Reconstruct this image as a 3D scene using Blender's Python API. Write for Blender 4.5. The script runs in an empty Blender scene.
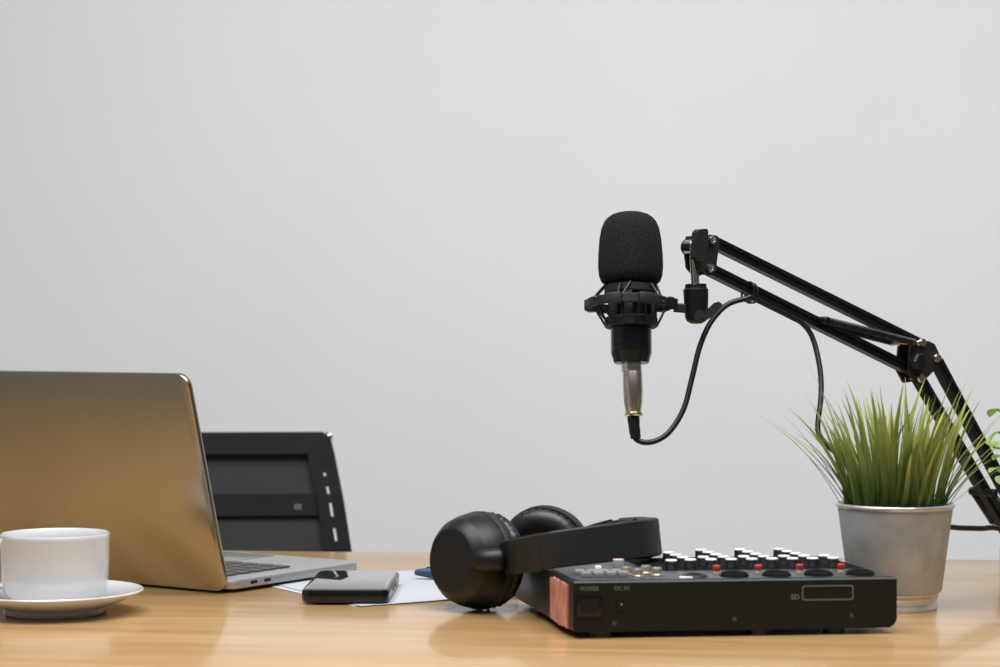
import bpy, bmesh, math, random
from mathutils import Vector, Matrix
random.seed(7)
S = bpy.context.scene
COL = S.collection
F = 2083.0            # focal length of the lens expressed on a 1000 px wide frame
T = 0.74              # desk top height
EYE = T + 0.235       # camera height
R = math.radians
V = Vector

def at(px, py, d):
    """measured point: column, row and distance -> metres"""
    return V(((px-500)/F*d, d, EYE-(py-333.5)/F*d))
def gd(px, py):
    d = (EYE-T)*F/(py-333.5)
    return at(px, py, d)

# ------------------------------------------------------------------ materials
def mat(name, col, rough=0.5, metal=0.0, spec=0.5, coat=0.0, coat_rough=0.1, **kw):
    m = bpy.data.materials.new(name); m.use_nodes = True
    p = m.node_tree.nodes['Principled BSDF']
    p.inputs['Base Color'].default_value = (*col, 1)
    p.inputs['Roughness'].default_value = rough
    p.inputs['Metallic'].default_value = metal
    p.inputs['Specular IOR Level'].default_value = spec
    p.inputs['Coat Weight'].default_value = coat
    p.inputs['Coat Roughness'].default_value = coat_rough
    return m
def nodes(m):
    nt = m.node_tree
    return nt, nt.nodes, nt.links, nt.nodes['Principled BSDF']
def vary(m, c1, c2, scale=(1,1,1), nscale=20, detail=4, bump=0.0, bdist=0.001, lo=0.35, hi=0.65):
    nt, N, L, p = nodes(m)
    tc = N.new('ShaderNodeTexCoord'); mp = N.new('ShaderNodeMapping')
    mp.inputs['Scale'].default_value = scale
    L.new(tc.outputs['Object'], mp.inputs['Vector'])
    n = N.new('ShaderNodeTexNoise'); n.inputs['Scale'].default_value = nscale; n.inputs['Detail'].default_value = detail
    L.new(mp.outputs['Vector'], n.inputs['Vector'])
    r = N.new('ShaderNodeValToRGB')
    r.color_ramp.elements[0].position = lo; r.color_ramp.elements[1].position = hi
    r.color_ramp.elements[0].color = (*c1, 1); r.color_ramp.elements[1].color = (*c2, 1)
    L.new(n.outputs['Fac'], r.inputs['Fac']); L.new(r.outputs['Color'], p.inputs['Base Color'])
    if bump:
        b = N.new('ShaderNodeBump'); b.inputs['Strength'].default_value = bump; b.inputs['Distance'].default_value = bdist
        L.new(n.outputs['Fac'], b.inputs['Height']); L.new(b.outputs['Normal'], p.inputs['Normal'])
    return m

M = {}
M['wall'] = vary(mat('white_paint', (.8,.8,.8), .75, spec=.25), (.895,.895,.897), (.91,.91,.911), nscale=3, detail=6)
M['ceiling'] = vary(mat('ceiling_paint', (.82,.82,.82), .9), (.8,.8,.8), (.83,.83,.83), nscale=5)
M['floor'] = vary(mat('floor_carpet', (.13,.12,.115), .9), (.30,.29,.28), (.38,.37,.36), nscale=60)
M['dark_wall'] = vary(mat('room_paint', (.6,.6,.6), .8), (.34,.335,.33), (.38,.375,.37), nscale=4)
# wood: long fine grain, two octaves
def wood():
    m = mat('maple_wood', (.5,.3,.15), .34, spec=.5, coat=.6, coat_rough=.12)
    nt, N, L, p = nodes(m)
    tc = N.new('ShaderNodeTexCoord')
    def noise(scale, ns, det, dist):
        mp = N.new('ShaderNodeMapping'); mp.inputs['Scale'].default_value = scale
        L.new(tc.outputs['Object'], mp.inputs['Vector'])
        n = N.new('ShaderNodeTexNoise'); n.inputs['Scale'].default_value = ns; n.inputs['Detail'].default_value = det
        n.inputs['Distortion'].default_value = dist
        L.new(mp.outputs['Vector'], n.inputs['Vector']); return n
    a = noise((1.2, 14, 14), 3.0, 5, .6)
    b = noise((3, 120, 120), 2.0, 3, .2)
    mx = N.new('ShaderNodeMix'); mx.data_type = 'FLOAT'; mx.inputs[0].default_value = .35
    L.new(a.outputs['Fac'], mx.inputs[2]); L.new(b.outputs['Fac'], mx.inputs[3])
    r = N.new('ShaderNodeValToRGB')
    e = r.color_ramp.elements
    e[0].position = .36; e[0].color = (*WOOD[0], 1)
    e[1].position = .66; e[1].color = (*WOOD[1], 1)
    L.new(mx.outputs[0], r.inputs['Fac']); L.new(r.outputs['Color'], p.inputs['Base Color'])
    bp = N.new('ShaderNodeBump'); bp.inputs['Strength'].default_value = .04; bp.inputs['Distance'].default_value = .001
    L.new(b.outputs['Fac'], bp.inputs['Height']); L.new(bp.outputs['Normal'], p.inputs['Normal'])
    return m
WOOD = ((.38,.215,.077), (.52,.33,.150))
M['wood'] = wood()
M['desk_metal'] = vary(mat('desk_leg_paint', (.05,.05,.052), .4), (.045,.045,.047), (.06,.06,.062))
M['alu'] = vary(mat('brushed_aluminium', (.5,.49,.47), .24, 1.0), (.405,.37,.30), (.425,.39,.32), nscale=300)
M['deck'] = vary(mat('satin_aluminium', (.6,.6,.6), .45, .7), (.39,.40,.39), (.42,.43,.42), nscale=200)
M['key'] = vary(mat('key_plastic', (.02,.02,.022), .5), (.045,.045,.047), (.06,.06,.062))
M['trackpad'] = vary(mat('trackpad_glass', (.12,.13,.12), .25), (.14,.15,.14), (.16,.17,.16))
M['screen'] = vary(mat('dark_glass', (.01,.01,.012), .05, spec=1.0, coat=1.0, coat_rough=.03), (.008,.008,.01), (.012,.012,.014))
M['screen'].node_tree.nodes['Principled BSDF'].inputs['IOR'].default_value = 1.9
M['black_gloss'] = vary(mat('black_gloss_plastic', (.012,.012,.013), .22), (.0035,.0035,.0038), (.006,.006,.0065))
M['black'] = vary(mat('black_plastic', (.018,.018,.019), .42, spec=.36), (.0045,.0045,.0048), (.007,.007,.0074), nscale=60)
M['black_matte'] = vary(mat('black_matte_plastic', (.02,.02,.021), .62), (.007,.007,.0075), (.011,.011,.0115), nscale=80)
M['rubber'] = vary(mat('black_rubber', (.014,.014,.015), .42), (.004,.004,.0043), (.007,.007,.0074), nscale=80)
M['leather'] = vary(mat('black_leatherette', (.015,.015,.017), .42), (.004,.004,.005), (.008,.008,.009), nscale=260, bump=.25, bdist=.0008)
M['foam'] = vary(mat('black_foam', (.02,.02,.02), 1.0, spec=.15), (.006,.006,.0062), (.024,.024,.0245), nscale=900, detail=3, bump=1.0, bdist=.0012)
M['chrome'] = vary(mat('chrome', (.75,.72,.68), .18, 1.0), (.84,.82,.79), (.90,.88,.85), nscale=90)
M['nickel'] = vary(mat('warm_nickel', (.62,.55,.47), .25, 1.0), (.74,.65,.54), (.82,.74,.63), nscale=120)
M['steel_spring'] = vary(mat('dark_spring_steel', (.16,.16,.165), .32, .9), (.05,.05,.052), (.09,.09,.092), nscale=80)
M['zinc'] = vary(mat('galvanised_zinc', (.42,.42,.42), .6, .15), (.37,.385,.40), (.52,.53,.535), nscale=38, detail=7, bump=.12, bdist=.0006)
M['zinc_bright'] = vary(mat('polished_zinc', (.6,.6,.61), .28, .55), (.58,.585,.60), (.70,.705,.72), nscale=60)
M['porcelain'] = vary(mat('white_porcelain', (.86,.86,.87), .12, coat=.5, coat_rough=.05), (.61,.61,.62), (.64,.64,.65), nscale=4)
M['paper'] = vary(mat('white_paper', (.85,.86,.89), .8, spec=.2), (.415,.425,.455), (.435,.445,.475), nscale=12)
M['blue'] = vary(mat('blue_plastic', (.03,.10,.18), .45), (.016,.062,.115), (.022,.078,.14), nscale=40)
M['panel'] = vary(mat('grey_panel', (.13,.135,.15), .35, .3), (.065,.067,.073), (.10,.103,.11), nscale=40)
M['grey_button'] = vary(mat('grey_button', (.22,.23,.24), .45), (.22,.23,.25), (.30,.31,.33))
M['black_flat'] = vary(mat('flat_black_paint', (.006,.006,.006), .95, spec=.12), (.005,.005,.0052), (.008,.008,.0083), nscale=60)
M['white'] = vary(mat('white_plastic', (.85,.86,.88), .4), (.82,.83,.85), (.88,.89,.9))
M['cream'] = vary(mat('cream_plastic', (.7,.58,.44), .45), (.68,.56,.42), (.74,.62,.48))
M['red'] = vary(mat('red_plastic', (.45,.03,.025), .4), (.42,.026,.022), (.5,.04,.03))
M['brass'] = vary(mat('tan_brass', (.6,.52,.40), .32, .8), (.52,.45,.34), (.70,.62,.50), nscale=200)
M['green'] = vary(mat('green_plastic', (.05,.22,.08), .5), (.045,.2,.07), (.06,.26,.1))
M['print'] = vary(mat('grey_print', (.17,.16,.155), .6), (.11,.108,.107), (.14,.137,.135))
M['tape'] = vary(mat('pink_tape', (.5,.2,.16), .5), (.40,.17,.14), (.66,.27,.21), nscale=70, detail=5, bump=.3, bdist=.0008)
M['soil'] = vary(mat('dark_moss', (.03,.045,.015), .95), (.02,.03,.01), (.05,.07,.02), nscale=150, bump=.6, bdist=.003)
M['chair_black'] = vary(mat('chair_plastic', (.012,.012,.013), .6, spec=.3), (.004,.004,.0045), (.007,.007,.0075))
M['chair_fabric'] = vary(mat('chair_fabric', (.02,.02,.021), .9), (.015,.015,.016), (.03,.03,.031), nscale=200)
M['terracotta'] = vary(mat('white_ceramic', (.75,.75,.74), .35), (.72,.72,.71), (.78,.78,.77))

def mesh_fabric():
    m = mat('chair_mesh', (.028,.028,.029), .8)
    nt, N, L, p = nodes(m)
    tc = N.new('ShaderNodeTexCoord')
    ws = []
    for ax in ('X', 'Z'):
        w = N.new('ShaderNodeTexWave'); w.bands_direction = ax; w.inputs['Scale'].default_value = 180
        L.new(tc.outputs['Object'], w.inputs['Vector']); ws.append(w)
    mul = N.new('ShaderNodeMath'); mul.operation = 'MULTIPLY'
    L.new(ws[0].outputs['Fac'], mul.inputs[0]); L.new(ws[1].outputs['Fac'], mul.inputs[1])
    sc = N.new('ShaderNodeMath'); sc.operation = 'MULTIPLY'; sc.inputs[1].default_value = .06
    L.new(mul.outputs[0], sc.inputs[0])
    inv = N.new('ShaderNodeMath'); inv.operation = 'SUBTRACT'; inv.inputs[0].default_value = 1.0
    L.new(sc.outputs[0], inv.inputs[1]); L.new(inv.outputs[0], p.inputs['Alpha'])
    return m
M['chair_mesh'] = mesh_fabric()

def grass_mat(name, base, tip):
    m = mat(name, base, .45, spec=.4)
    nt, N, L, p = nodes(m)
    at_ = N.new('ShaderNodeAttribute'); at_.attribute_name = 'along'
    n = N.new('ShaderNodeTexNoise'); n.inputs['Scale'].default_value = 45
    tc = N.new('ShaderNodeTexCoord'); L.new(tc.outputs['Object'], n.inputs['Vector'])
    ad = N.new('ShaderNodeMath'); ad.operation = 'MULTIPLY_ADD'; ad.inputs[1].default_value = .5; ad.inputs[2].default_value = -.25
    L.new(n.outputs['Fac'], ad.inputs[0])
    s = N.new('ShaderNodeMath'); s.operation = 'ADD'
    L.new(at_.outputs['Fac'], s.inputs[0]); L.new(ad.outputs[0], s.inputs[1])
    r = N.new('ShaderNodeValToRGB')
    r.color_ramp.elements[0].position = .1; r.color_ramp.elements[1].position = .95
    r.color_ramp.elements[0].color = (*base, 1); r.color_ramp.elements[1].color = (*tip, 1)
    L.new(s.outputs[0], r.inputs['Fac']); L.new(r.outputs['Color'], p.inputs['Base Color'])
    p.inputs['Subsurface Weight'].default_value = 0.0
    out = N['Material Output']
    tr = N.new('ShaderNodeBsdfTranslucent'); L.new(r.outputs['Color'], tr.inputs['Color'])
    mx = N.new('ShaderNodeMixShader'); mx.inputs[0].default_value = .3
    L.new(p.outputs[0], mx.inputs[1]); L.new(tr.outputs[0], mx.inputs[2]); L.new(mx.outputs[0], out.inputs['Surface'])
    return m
M['grass'] = grass_mat('grass_leaf', (.050,.092,.018), (.38,.44,.11))  # yellow-green tips are the plant's own; dark base is occlusion put into the colour
M['leaf'] = grass_mat('round_leaf', (.16,.30,.06), (.32,.48,.13))

# ------------------------------------------------------------------ object helpers
def mw(o):
    m = o.matrix_basis.copy()
    return mw(o.parent) @ m if o.parent else m
def tag(o, label=None, cat=None, group=None, kind=None):
    if label: o['label'] = label
    if cat: o['category'] = cat
    if group: o['group'] = group
    if kind: o['kind'] = kind
    return o
def thing(name, loc, rot=(0,0,0), label=None, cat=None, group=None):
    o = bpy.data.objects.new(name, None); COL.objects.link(o)
    o.location = loc; o.rotation_euler = rot; o.empty_display_size = .05
    return tag(o, label, cat, group)

class MB:
    def __init__(s): s.bm = bmesh.new()
    def box(s, c, size, rot=None, bev=0.0, seg=2):
        m = Matrix.Translation(c) @ (rot.to_4x4() if rot else Matrix()) @ Matrix.Diagonal((*size, 1))
        g = bmesh.ops.create_cube(s.bm, size=1, matrix=m)
        if bev:
            vs = set(g['verts']); ed = [e for e in s.bm.edges if e.verts[0] in vs and e.verts[1] in vs]
            bmesh.ops.bevel(s.bm, geom=ed, offset=bev, segments=seg, affect='EDGES', profile=.5)
        return s
    def hexa(s, p):
        v = [s.bm.verts.new(q) for q in p]
        for f in ((0,1,2,3),(7,6,5,4),(0,4,5,1),(1,5,6,2),(2,6,7,3),(3,7,4,0)): s.bm.faces.new([v[i] for i in f])
        return s
    def lathe(s, prof, o=V((0,0,0)), axis=V((0,0,1)), seg=40, ref=None):
        """prof: (radius, height) pairs; zero radius closes the end"""
        axis = V(axis).normalized(); o = V(o)
        x = V(ref) if ref else (V((1,0,0)) if abs(axis.x) < .9 else V((0,1,0)))
        x = (x - axis*x.dot(axis)).normalized(); y = axis.cross(x)
        rings = []
        for r, h in prof:
            if r < 1e-7: rings.append([s.bm.verts.new(o + axis*h)])
            else: rings.append([s.bm.verts.new(o + axis*h + (x*math.cos(2*math.pi*i/seg)+y*math.sin(2*math.pi*i/seg))*r) for i in range(seg)])
        for a, b in zip(rings, rings[1:]):
            for i in range(seg):
                j = (i+1) % seg
                if len(a) == 1 and len(b) == 1: break
                if len(a) == 1: s.bm.faces.new((a[0], b[i], b[j]))
                elif len(b) == 1: s.bm.faces.new((a[i], b[0], a[j]))
                else: s.bm.faces.new((a[i], b[i], b[j], a[j]))
        return s
    def cyl(s, p0, p1, r0, r1=None, seg=24, ch=0.0):
        p0 = V(p0); p1 = V(p1); h = (p1-p0).length; r1 = r0 if r1 is None else r1
        if ch: pr = [(0,0),(r0-ch,0),(r0,ch),(r1,h-ch),(r1-ch,h),(0,h)]
        else: pr = [(0,0),(r0,0),(r1,h),(0,h)]
        return s.lathe(pr, p0, p1-p0, seg)
    def loop_sweep(s, rings, closed=False, caps=True):
        vr = [[s.bm.verts.new(p) for p in r] for r in rings]
        n = len(vr[0]); m = len(vr)
        for k in range(m if closed else m-1):
            a, b = vr[k], vr[(k+1) % m]
            for i in range(n):
                j = (i+1) % n
                s.bm.faces.new((a[i], a[j], b[j], b[i]))
        if caps and not closed:
            s.bm.faces.new(vr[0][::-1]); s.bm.faces.new(vr[-1])
        return s
    def tube(s, pts, r, seg=10, closed=False):
        pts = [V(p) for p in pts]; n = len(pts); rings = []
        t0 = (pts[1]-pts[0]).normalized()
        x = t0.orthogonal().normalized()
        for i, p in enumerate(pts):
            if closed: t = (pts[(i+1)%n]-pts[i-1]).normalized()
            else: t = (pts[min(i+1,n-1)]-pts[max(i-1,0)]).normalized()
            x = (x - t*x.dot(t)).normalized(); y = t.cross(x)
            rr = r[i] if isinstance(r, (list, tuple)) else r
            rings.append([p + (x*math.cos(2*math.pi*k/seg)+y*math.sin(2*math.pi*k/seg))*rr for k in range(seg)])
        return s.loop_sweep(rings, closed)
    def bar(s, p0, p1, w, h, side, ch=.0012):
        """rectangular bar; `side` is the direction across which w is measured"""
        p0 = V(p0); p1 = V(p1); t = (p1-p0).normalized(); side = V(side); side = (side - t*side.dot(t)).normalized(); up = t.cross(side)
        a, b = w/2, h/2
        sec = [(-a+ch,-b),(a-ch,-b),(a,-b+ch),(a,b-ch),(a-ch,b),(-a+ch,b),(-a,b-ch),(-a,-b+ch)]
        return s.loop_sweep([[p + side*u + up*v for u, v in sec] for p in (p0, p1)])
    def prism(s, poly, vec):
        vec = V(vec)
        return s.loop_sweep([[V(p) for p in poly], [V(p)+vec for p in poly]])
    def rplate(s, w, d, z0, z1, r, ch=.001, c=(0,0), seg=8, mtx=None):
        """rounded rectangular plate w x d with softened rims"""
        def ring(ins, z):
            rr = max(r-ins, 1e-4); out = []
            for sx, sy, a0 in ((1,1,0),(-1,1,90),(-1,-1,180),(1,-1,270)):
                cx = c[0]+sx*(w/2-r); cy = c[1]+sy*(d/2-r)
                for k in range(seg+1):
                    a = R(a0+90*k/seg); out.append(V((cx+rr*math.cos(a), cy+rr*math.sin(a), z)))
            return [mtx @ p for p in out] if mtx else out
        return s.loop_sweep([ring(ch, z0), ring(ch*.3, z0+ch*.3), ring(0, z0+ch), ring(0, z1-ch), ring(ch*.3, z1-ch*.3), ring(ch, z1)])
    def build(s, name, m, parent=None, world=False, smooth=40, label=None):
        bmesh.ops.remove_doubles(s.bm, verts=s.bm.verts, dist=1e-6)
        bmesh.ops.recalc_face_normals(s.bm, faces=s.bm.faces)
        if world and parent: bmesh.ops.transform(s.bm, matrix=mw(parent).inverted(), verts=s.bm.verts)
        me = bpy.data.meshes.new(name); s.bm.to_mesh(me); s.bm.free()
        me.materials.append(M[m] if isinstance(m, str) else m)
        if smooth:
            me.shade_smooth(); me.set_sharp_from_angle(angle=R(smooth))
        o = bpy.data.objects.new(name, me); COL.objects.link(o)
        if parent: o.parent = parent
        if label: o['label'] = label
        return o
def copy_of(o, parent, loc=None, rot=None):
    c = o.copy(); COL.objects.link(c); c.parent = parent
    if loc is not None: c.location = loc
    if rot is not None: c.rotation_euler = rot
    for ch in list(o.children):
        copy_of(ch, c)
    return c
def spline(pts, n=8):
    pts = [V(p) for p in pts]; out = []
    for i in range(len(pts)-1):
        p0 = pts[max(i-1,0)]; p1 = pts[i]; p2 = pts[i+1]; p3 = pts[min(i+2,len(pts)-1)]
        for k in range(n):
            t = k/n
            out.append(.5*((2*p1)+(p2-p0)*t+(2*p0-5*p1+4*p2-p3)*t*t+(3*p1-p0-3*p2+p3)*t**3))
    out.append(pts[-1]); return out
def text_mesh(name, body, size, mtx, m, parent):
    c = bpy.data.curves.new(name, 'FONT'); c.body = body; c.size = size; c.extrude = .0001; c.offset = .00010; c.align_x = 'CENTER'; c.align_y = 'CENTER'
    t = bpy.data.objects.new(name+'_curve', c)
    COL.objects.link(t); bpy.context.view_layer.update()
    me = bpy.data.meshes.new_from_object(t.evaluated_get(bpy.context.evaluated_depsgraph_get()))
    bpy.data.objects.remove(t); bpy.data.curves.remove(c)
    me.transform(mtx); me.materials.clear(); me.materials.append(M[m]); me.name = name
    o = bpy.data.objects.new(name, me); COL.objects.link(o); o.parent = parent
    return o

# ------------------------------------------------------------------ room
DA = math.atan2(-.08, .673)                      # the desk and the wall behind it run this way
def struct(name, mb, m, parent=None):
    o = mb.build(name, m, parent)
    if parent is None: o['kind'] = 'structure'
    return o
rotd = Matrix.Rotation(DA, 3, 'Z')
WC = V((0, 3.35, 0))
struct('wall_back', MB().box(WC + rotd @ V((0,.06,1.35)), (6.4,.12,2.9), rotd), 'wall')
struct('floor', MB().box((0,1.0,-.05), (7,6.5,.1)), 'floor')
struct('ceiling', MB().box((0,1.0,2.75), (7,6.5,.1)), 'ceiling')
WX = -2.6
struct('wall_left', MB().box((WX-.06,.9,1.35),(.12,5.6,2.7)), 'dark_wall')

# ------------------------------------------------------------------ desk
BL = V((-.179, 2.246, T)); ex = V((.9930, -.1180, 0)); ey = V((.1180, .9930, 0))
dc = BL + ex*(-.11) - ey*.48
desk = thing('desk', (dc.x, dc.y, 0), (0,0,DA), 'long light maple desk with a glossy top carrying the recording gear', 'desk')
MB().rplate(1.86, .96, T-.03, T, .012, .003).build('tabletop', 'wood', desk)
for sx in (-1,1):
    for sy in (-1,1):
        MB().box((sx*.86, sy*.40, (T-.03)/2), (.05,.05,T-.03), bev=.004).build('leg', 'desk_metal', desk)
MB().box((0,0,T-.055), (1.67,.04,.05), bev=.003).build('crossbar', 'desk_metal', desk)

# ------------------------------------------------------------------ office chair behind the desk
CY = 2.78
ch = thing('office_chair', (-.385, 2.345, 0), (0,0,R(5)), 'black mesh-back office chair tucked behind the laptop', 'chair')
def cx(z): # half width of the backrest outline
    pts = [(.50,.215),(.56,.236),(.62,.242),(.688,.238),(.76,.226),(.844,.208)]
    for (a, xa), (b, xb) in zip(pts, pts[1:]):
        if z <= b: return xa+(xb-xa)*(z-a)/(b-a)
    return pts[-1][1]
def cy(z): return .20 + .16*(z-.5)
def seg3(mb, xi0, xo0, z0, xi1, xo1, z1, th=.022, dy=0):
    y0, y1 = cy(z0)+dy, cy(z1)+dy
    mb.hexa([(xi0,y0,z0),(xo0,y0,z0),(xo0,y0+th,z0),(xi0,y0+th,z0),(xi1,y1,z1),(xo1,y1,z1),(xo1,y1+th,z1),(xi1,y1+th,z1)])
fr = MB()
ZS = [.50,.56,.62,.66,.688,.709,.726,.737,.757,.766,.778,.7835,.795,.799,.806,.818]
SLOT = {(.709,.726),(.737,.757),(.766,.778),(.7835,.7835)}
SLOTS = [(.709,.726),(.739,.757),(.767,.777),(.789,.794)]
zs = sorted({.50,.56,.62,.66,.69,.818} | {z for s_ in SLOTS for z in s_})
for sgn in (-1,1):
    for z0, z1 in zip(zs, zs[1:]):
        o0, o1 = cx(z0), cx(z1)
        hole = (z0, z1) in SLOTS
        cuts = ((0,.0170),(.0204,.036)) if hole else ((0,.036),)
        for a, b in cuts:
            if sgn > 0: seg3(fr, o0-b, o0-a, z0, o1-b, o1-a, z1)
            else: seg3(fr, -o0+a, -o0+b, z0, -o1+a, -o1+b, z1)
seg3(fr, -cx(.818), cx(.818), .818, -cx(.836)+.001, cx(.836)-.001, .836)
seg3(fr, -cx(.836)+.001, cx(.836)-.001, .836, -cx(.844)+.010, cx(.844)-.010, .844)
seg3(fr, -.215, .215, .50, -.222, .222, .53)
ch.scale = (.937,1,1.008)
bk = fr.build('backrest_frame', 'chair_black', ch, smooth=25)
lb = MB(); seg3(lb, -cx(.742)+.034, cx(.742)-.034, .742, -cx(.768)+.034, cx(.768)-.034, .768, .012, .004)
lb.build('lumbar_band', 'chair_black', ch, smooth=0)
mp = MB()
for z0, z1 in ((.53,.742),(.768,.818)):
    zz = [z0]+[z_ for z_ in (.56,.62,.688,.76) if z0 < z_ < z1]+[z1]
    for a_, b_ in zip(zz, zz[1:]): seg3(mp, -cx(a_)+.034, cx(a_)-.034, a_, -cx(b_)+.034, cx(b_)-.034, b_, .003, .010)
mp.build('mesh_panel', 'chair_mesh', ch, smooth=0)
MB().box((cx(.755)-.062, cy(.752)+.0035, .7525), (.010,.0012,.007)).build('badge', 'print', ch)
MB().lathe([(0,-.005),(.005,-.004),(.007,0),(.005,.004),(0,.005)], (cx(.838)-.003, cy(.838)+.011, .8385), (1,0,.6), 16).build('corner_cap', 'chrome', ch)
MB().rplate(.47,.45,.42,.48,.08,.02, c=(0,-.06)).build('seat', 'chair_fabric', ch)
MB().cyl((0,-.02,.09),(0,-.02,.42),.028).build('gas_post', 'black', ch)
MB().bar((0,.02,.41),(0,cy(.55)+.03,.45),.06,.02,(1,0,0)).bar((0,cy(.55)+.034,.43),(0,cy(.62)+.03,.60),.06,.016,(1,0,0)).build('back_bracket','black',ch)
for k in range(5):
    a = R(90+72*k); d_ = V((math.cos(a), math.sin(a), 0)); c0 = V((0,-.02,0))
    MB().bar(c0+d_*.02+V((0,0,.10)), c0+d_*.29+V((0,0,.075)), .045,.03,(-d_.y,d_.x,0)).build('base_arm','black',ch)
    MB().cyl(c0+d_*.28+V((-d_.y,d_.x,0))*-.022+V((0,0,.0285)), c0+d_*.28+V((-d_.y,d_.x,0))*.022+V((0,0,.0285)), .028, ch=.004).cyl(c0+d_*.28+V((0,0,.0285)), c0+d_*.28+V((0,0,.07)), .006).build('caster','rubber',ch)

# ------------------------------------------------------------------ laptop
LD = V((.83,-.56,0)).normalized()
la = math.atan2(LD.y, LD.x)
hr = V((-.2440, 1.877, T)); LW = .31
lc = hr - LD*(LW/2)
lap = thing('laptop', lc, (0,0,la), 'open silver laptop seen from behind, its lid toward the camera', 'laptop')
base = MB().rplate(LW, .194, .0030, .0122, .014, .003, c=(0,.099)).build('base', 'deck', lap)
for sx in (-1,1):
    for y in (.02,.185): MB().cyl((sx*.13,y,0),(sx*.13,y,.0032),.006).build('foot','rubber',lap)
MB().rplate(.105,.068,.0120,.0126,.004,.0002,c=(0,.153)).build('trackpad','trackpad',lap)
kb = MB().rplate(.272,.098,.0120,.0125,.003,.0002,c=(0,.066)).build('keyboard','deck',lap)
kw = .0158; proto = None
for r_ in range(5):
    x0 = -.135; y = .030 + r_*.0185
    widths = [1.0]*14 if r_ else [1.0]*14
    if r_ == 4: widths = [1,1,1,1.25,5.2,1.25,1,1,1]
    tot = sum(widths); unit = .270/tot
    for wd in widths:
        if wd == 1.0 and r_ < 4:
            if proto is None:
                proto = MB().rplate(unit-.003,.0155,0,.0016,.0015,.0003,seg=3).build('key','key',kb); k_ = proto
            else: k_ = copy_of(proto, kb)
            k_.location = (x0+unit/2, y, .0126)
        else:
            MB().rplate(unit*wd-.003,.0155,.0126,.0142,.0015,.0003,c=(x0+unit*wd/2,y),seg=3).build('key','key',kb)
        x0 += unit*wd
# two oblong ports in the right-hand flank
for y in (.034,.053):
    m_ = Matrix.Translation((LW/2-.0008, y, .0078)) @ Matrix.Rotation(R(90),4,'Y') @ Matrix.Rotation(0,4,'Z')
    MB().rplate(.0032,.0095,0,.0010,.0015,.0002,mtx=m_).build('port','black',lap)
MB().cyl((-.12,.006,.0105),(.12,.006,.0105),.0045).build('hinge','black',lap)
th = R(15)
lm = Matrix.Translation((0,.002,.0035)) @ Matrix.Rotation(R(90)+th,4,'X')   # plate y runs up the lid, z toward the camera side
LH = .204
lid = MB().rplate(LW, LH, 0, .0055, .013, .0014, c=(0,LH/2), mtx=lm).build('lid','alu',lap)
MB().rplate(LW-.006, LH-.014, -.0008, .0004, .010, .0003, c=(0,LH/2+.004), mtx=lm).build('screen','screen',lap)

# ------------------------------------------------------------------ cup and saucer
cp = V((-.3738, 1.751, T))
sa = MB().lathe([(0,.0045),(.030,.0045),(.036,.0035),(.0365,0),(.0425,0),(.0437,.0012),(.0437,.005),(.055,.0095),(.0744,.0182),(.0750,.0192),(.0740,.0200),(.055,.0132),(.040,.0085),(.036,.0078),(0,.0078)], seg=64).build('saucer','porcelain',smooth=50)
sa.location = cp; sa.scale = (.98,.98,1); tag(sa, 'white porcelain saucer under the coffee cup', 'saucer')
cup = thing('coffee_cup', cp+V((0,0,.0078)), (0,0,0), 'white porcelain coffee cup standing on the saucer', 'cup')
cb = MB().lathe([(0,.002),(.026,.002),(.027,0),(.031,0),(.032,.002),(.038,.0055),(.0425,.011),(.0440,.018),(.0447,.035),(.0450,.056),(.0452,.0588),(.0446,.0597),(.0436,.0590),(.0428,.052),(.0422,.022),(.040,.012),(.034,.0075),(0,.0065)], seg=64).build('body','porcelain',cup,smooth=60)
hp = spline([(-.0430,0,.050),(-.052,0,.0525),(-.064,0,.050),(-.0695,0,.041),(-.066,0,.028),(-.056,0,.018),(-.0428,0,.0145)], 8)
hb = MB(); n_ = len(hp)
rings = []
for i, p in enumerate(hp):
    t = (hp[min(i+1,n_-1)]-hp[max(i-1,0)]).normalized(); s_ = V((0,1,0)); u = t.cross(s_)
    rings.append([p + s_*(.0052*math.cos(2*math.pi*k/14)) + u*(.0030*math.sin(2*math.pi*k/14)) for k in range(14)])
hb.loop_sweep(rings).build('handle','porcelain',cup)

# ------------------------------------------------------------------ paper, phone, marker
pa = V((-.5,.866,0)); pb = V((.866,.5,0))
def sheet(corner, rot, z, lift, label):
    mb = MB(); na, nb = 12, 16
    grid = []
    for i in range(na+1):
        row = []
        for j in range(nb+1):
            a = .21*i/na; b = .297*j/nb
            zz = z + lift*math.exp(-(a/.02)**2)*math.exp(-((b-.12)/.03)**2)
            row.append(V((b, a, zz)))
        grid.append(row)
    top = [[mb.bm.verts.new(p+V((0,0,.0003))) for p in r_] for r_ in grid]
    bot = [[mb.bm.verts.new(p) for p in r_] for r_ in grid]
    for i in range(na):
        for j in range(nb):
            mb.bm.faces.new((top[i][j],top[i][j+1],top[i+1][j+1],top[i+1][j])); mb.bm.faces.new((bot[i][j],bot[i+1][j],bot[i+1][j+1],bot[i][j+1]))
    rim = [(0,j) for j in range(nb)]+[(i,nb) for i in range(na)]+[(na,j) for j in range(nb,0,-1)]+[(i,0) for i in range(na,0,-1)]
    for (i,j),(k,l) in zip(rim, rim[1:]+rim[:1]): mb.bm.faces.new((top[i][j],top[k][l],bot[k][l],bot[i][j]))
    o = mb.build('paper_sheet','paper')
    o.location = corner; o.rotation_euler = (0,0,math.atan2(pb.y,pb.x)+rot)
    return tag(o, label, 'paper')
pc = V((-.1195,1.789,T))
sheet(pc+V((-.006,.004,.0002)), R(2.2), 0, .0, 'lower white paper sheet, edge peeking out under the top sheet')
sheet(pc+V((0,0,.0008)), 0, 0, .0014, 'upper white paper sheet lying directly under the phone')
ph = thing('smartphone', (-.1330,1.874,T+.0016), (0,0,R(-1)), 'black smartphone lying face up on the white paper', 'phone')
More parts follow.
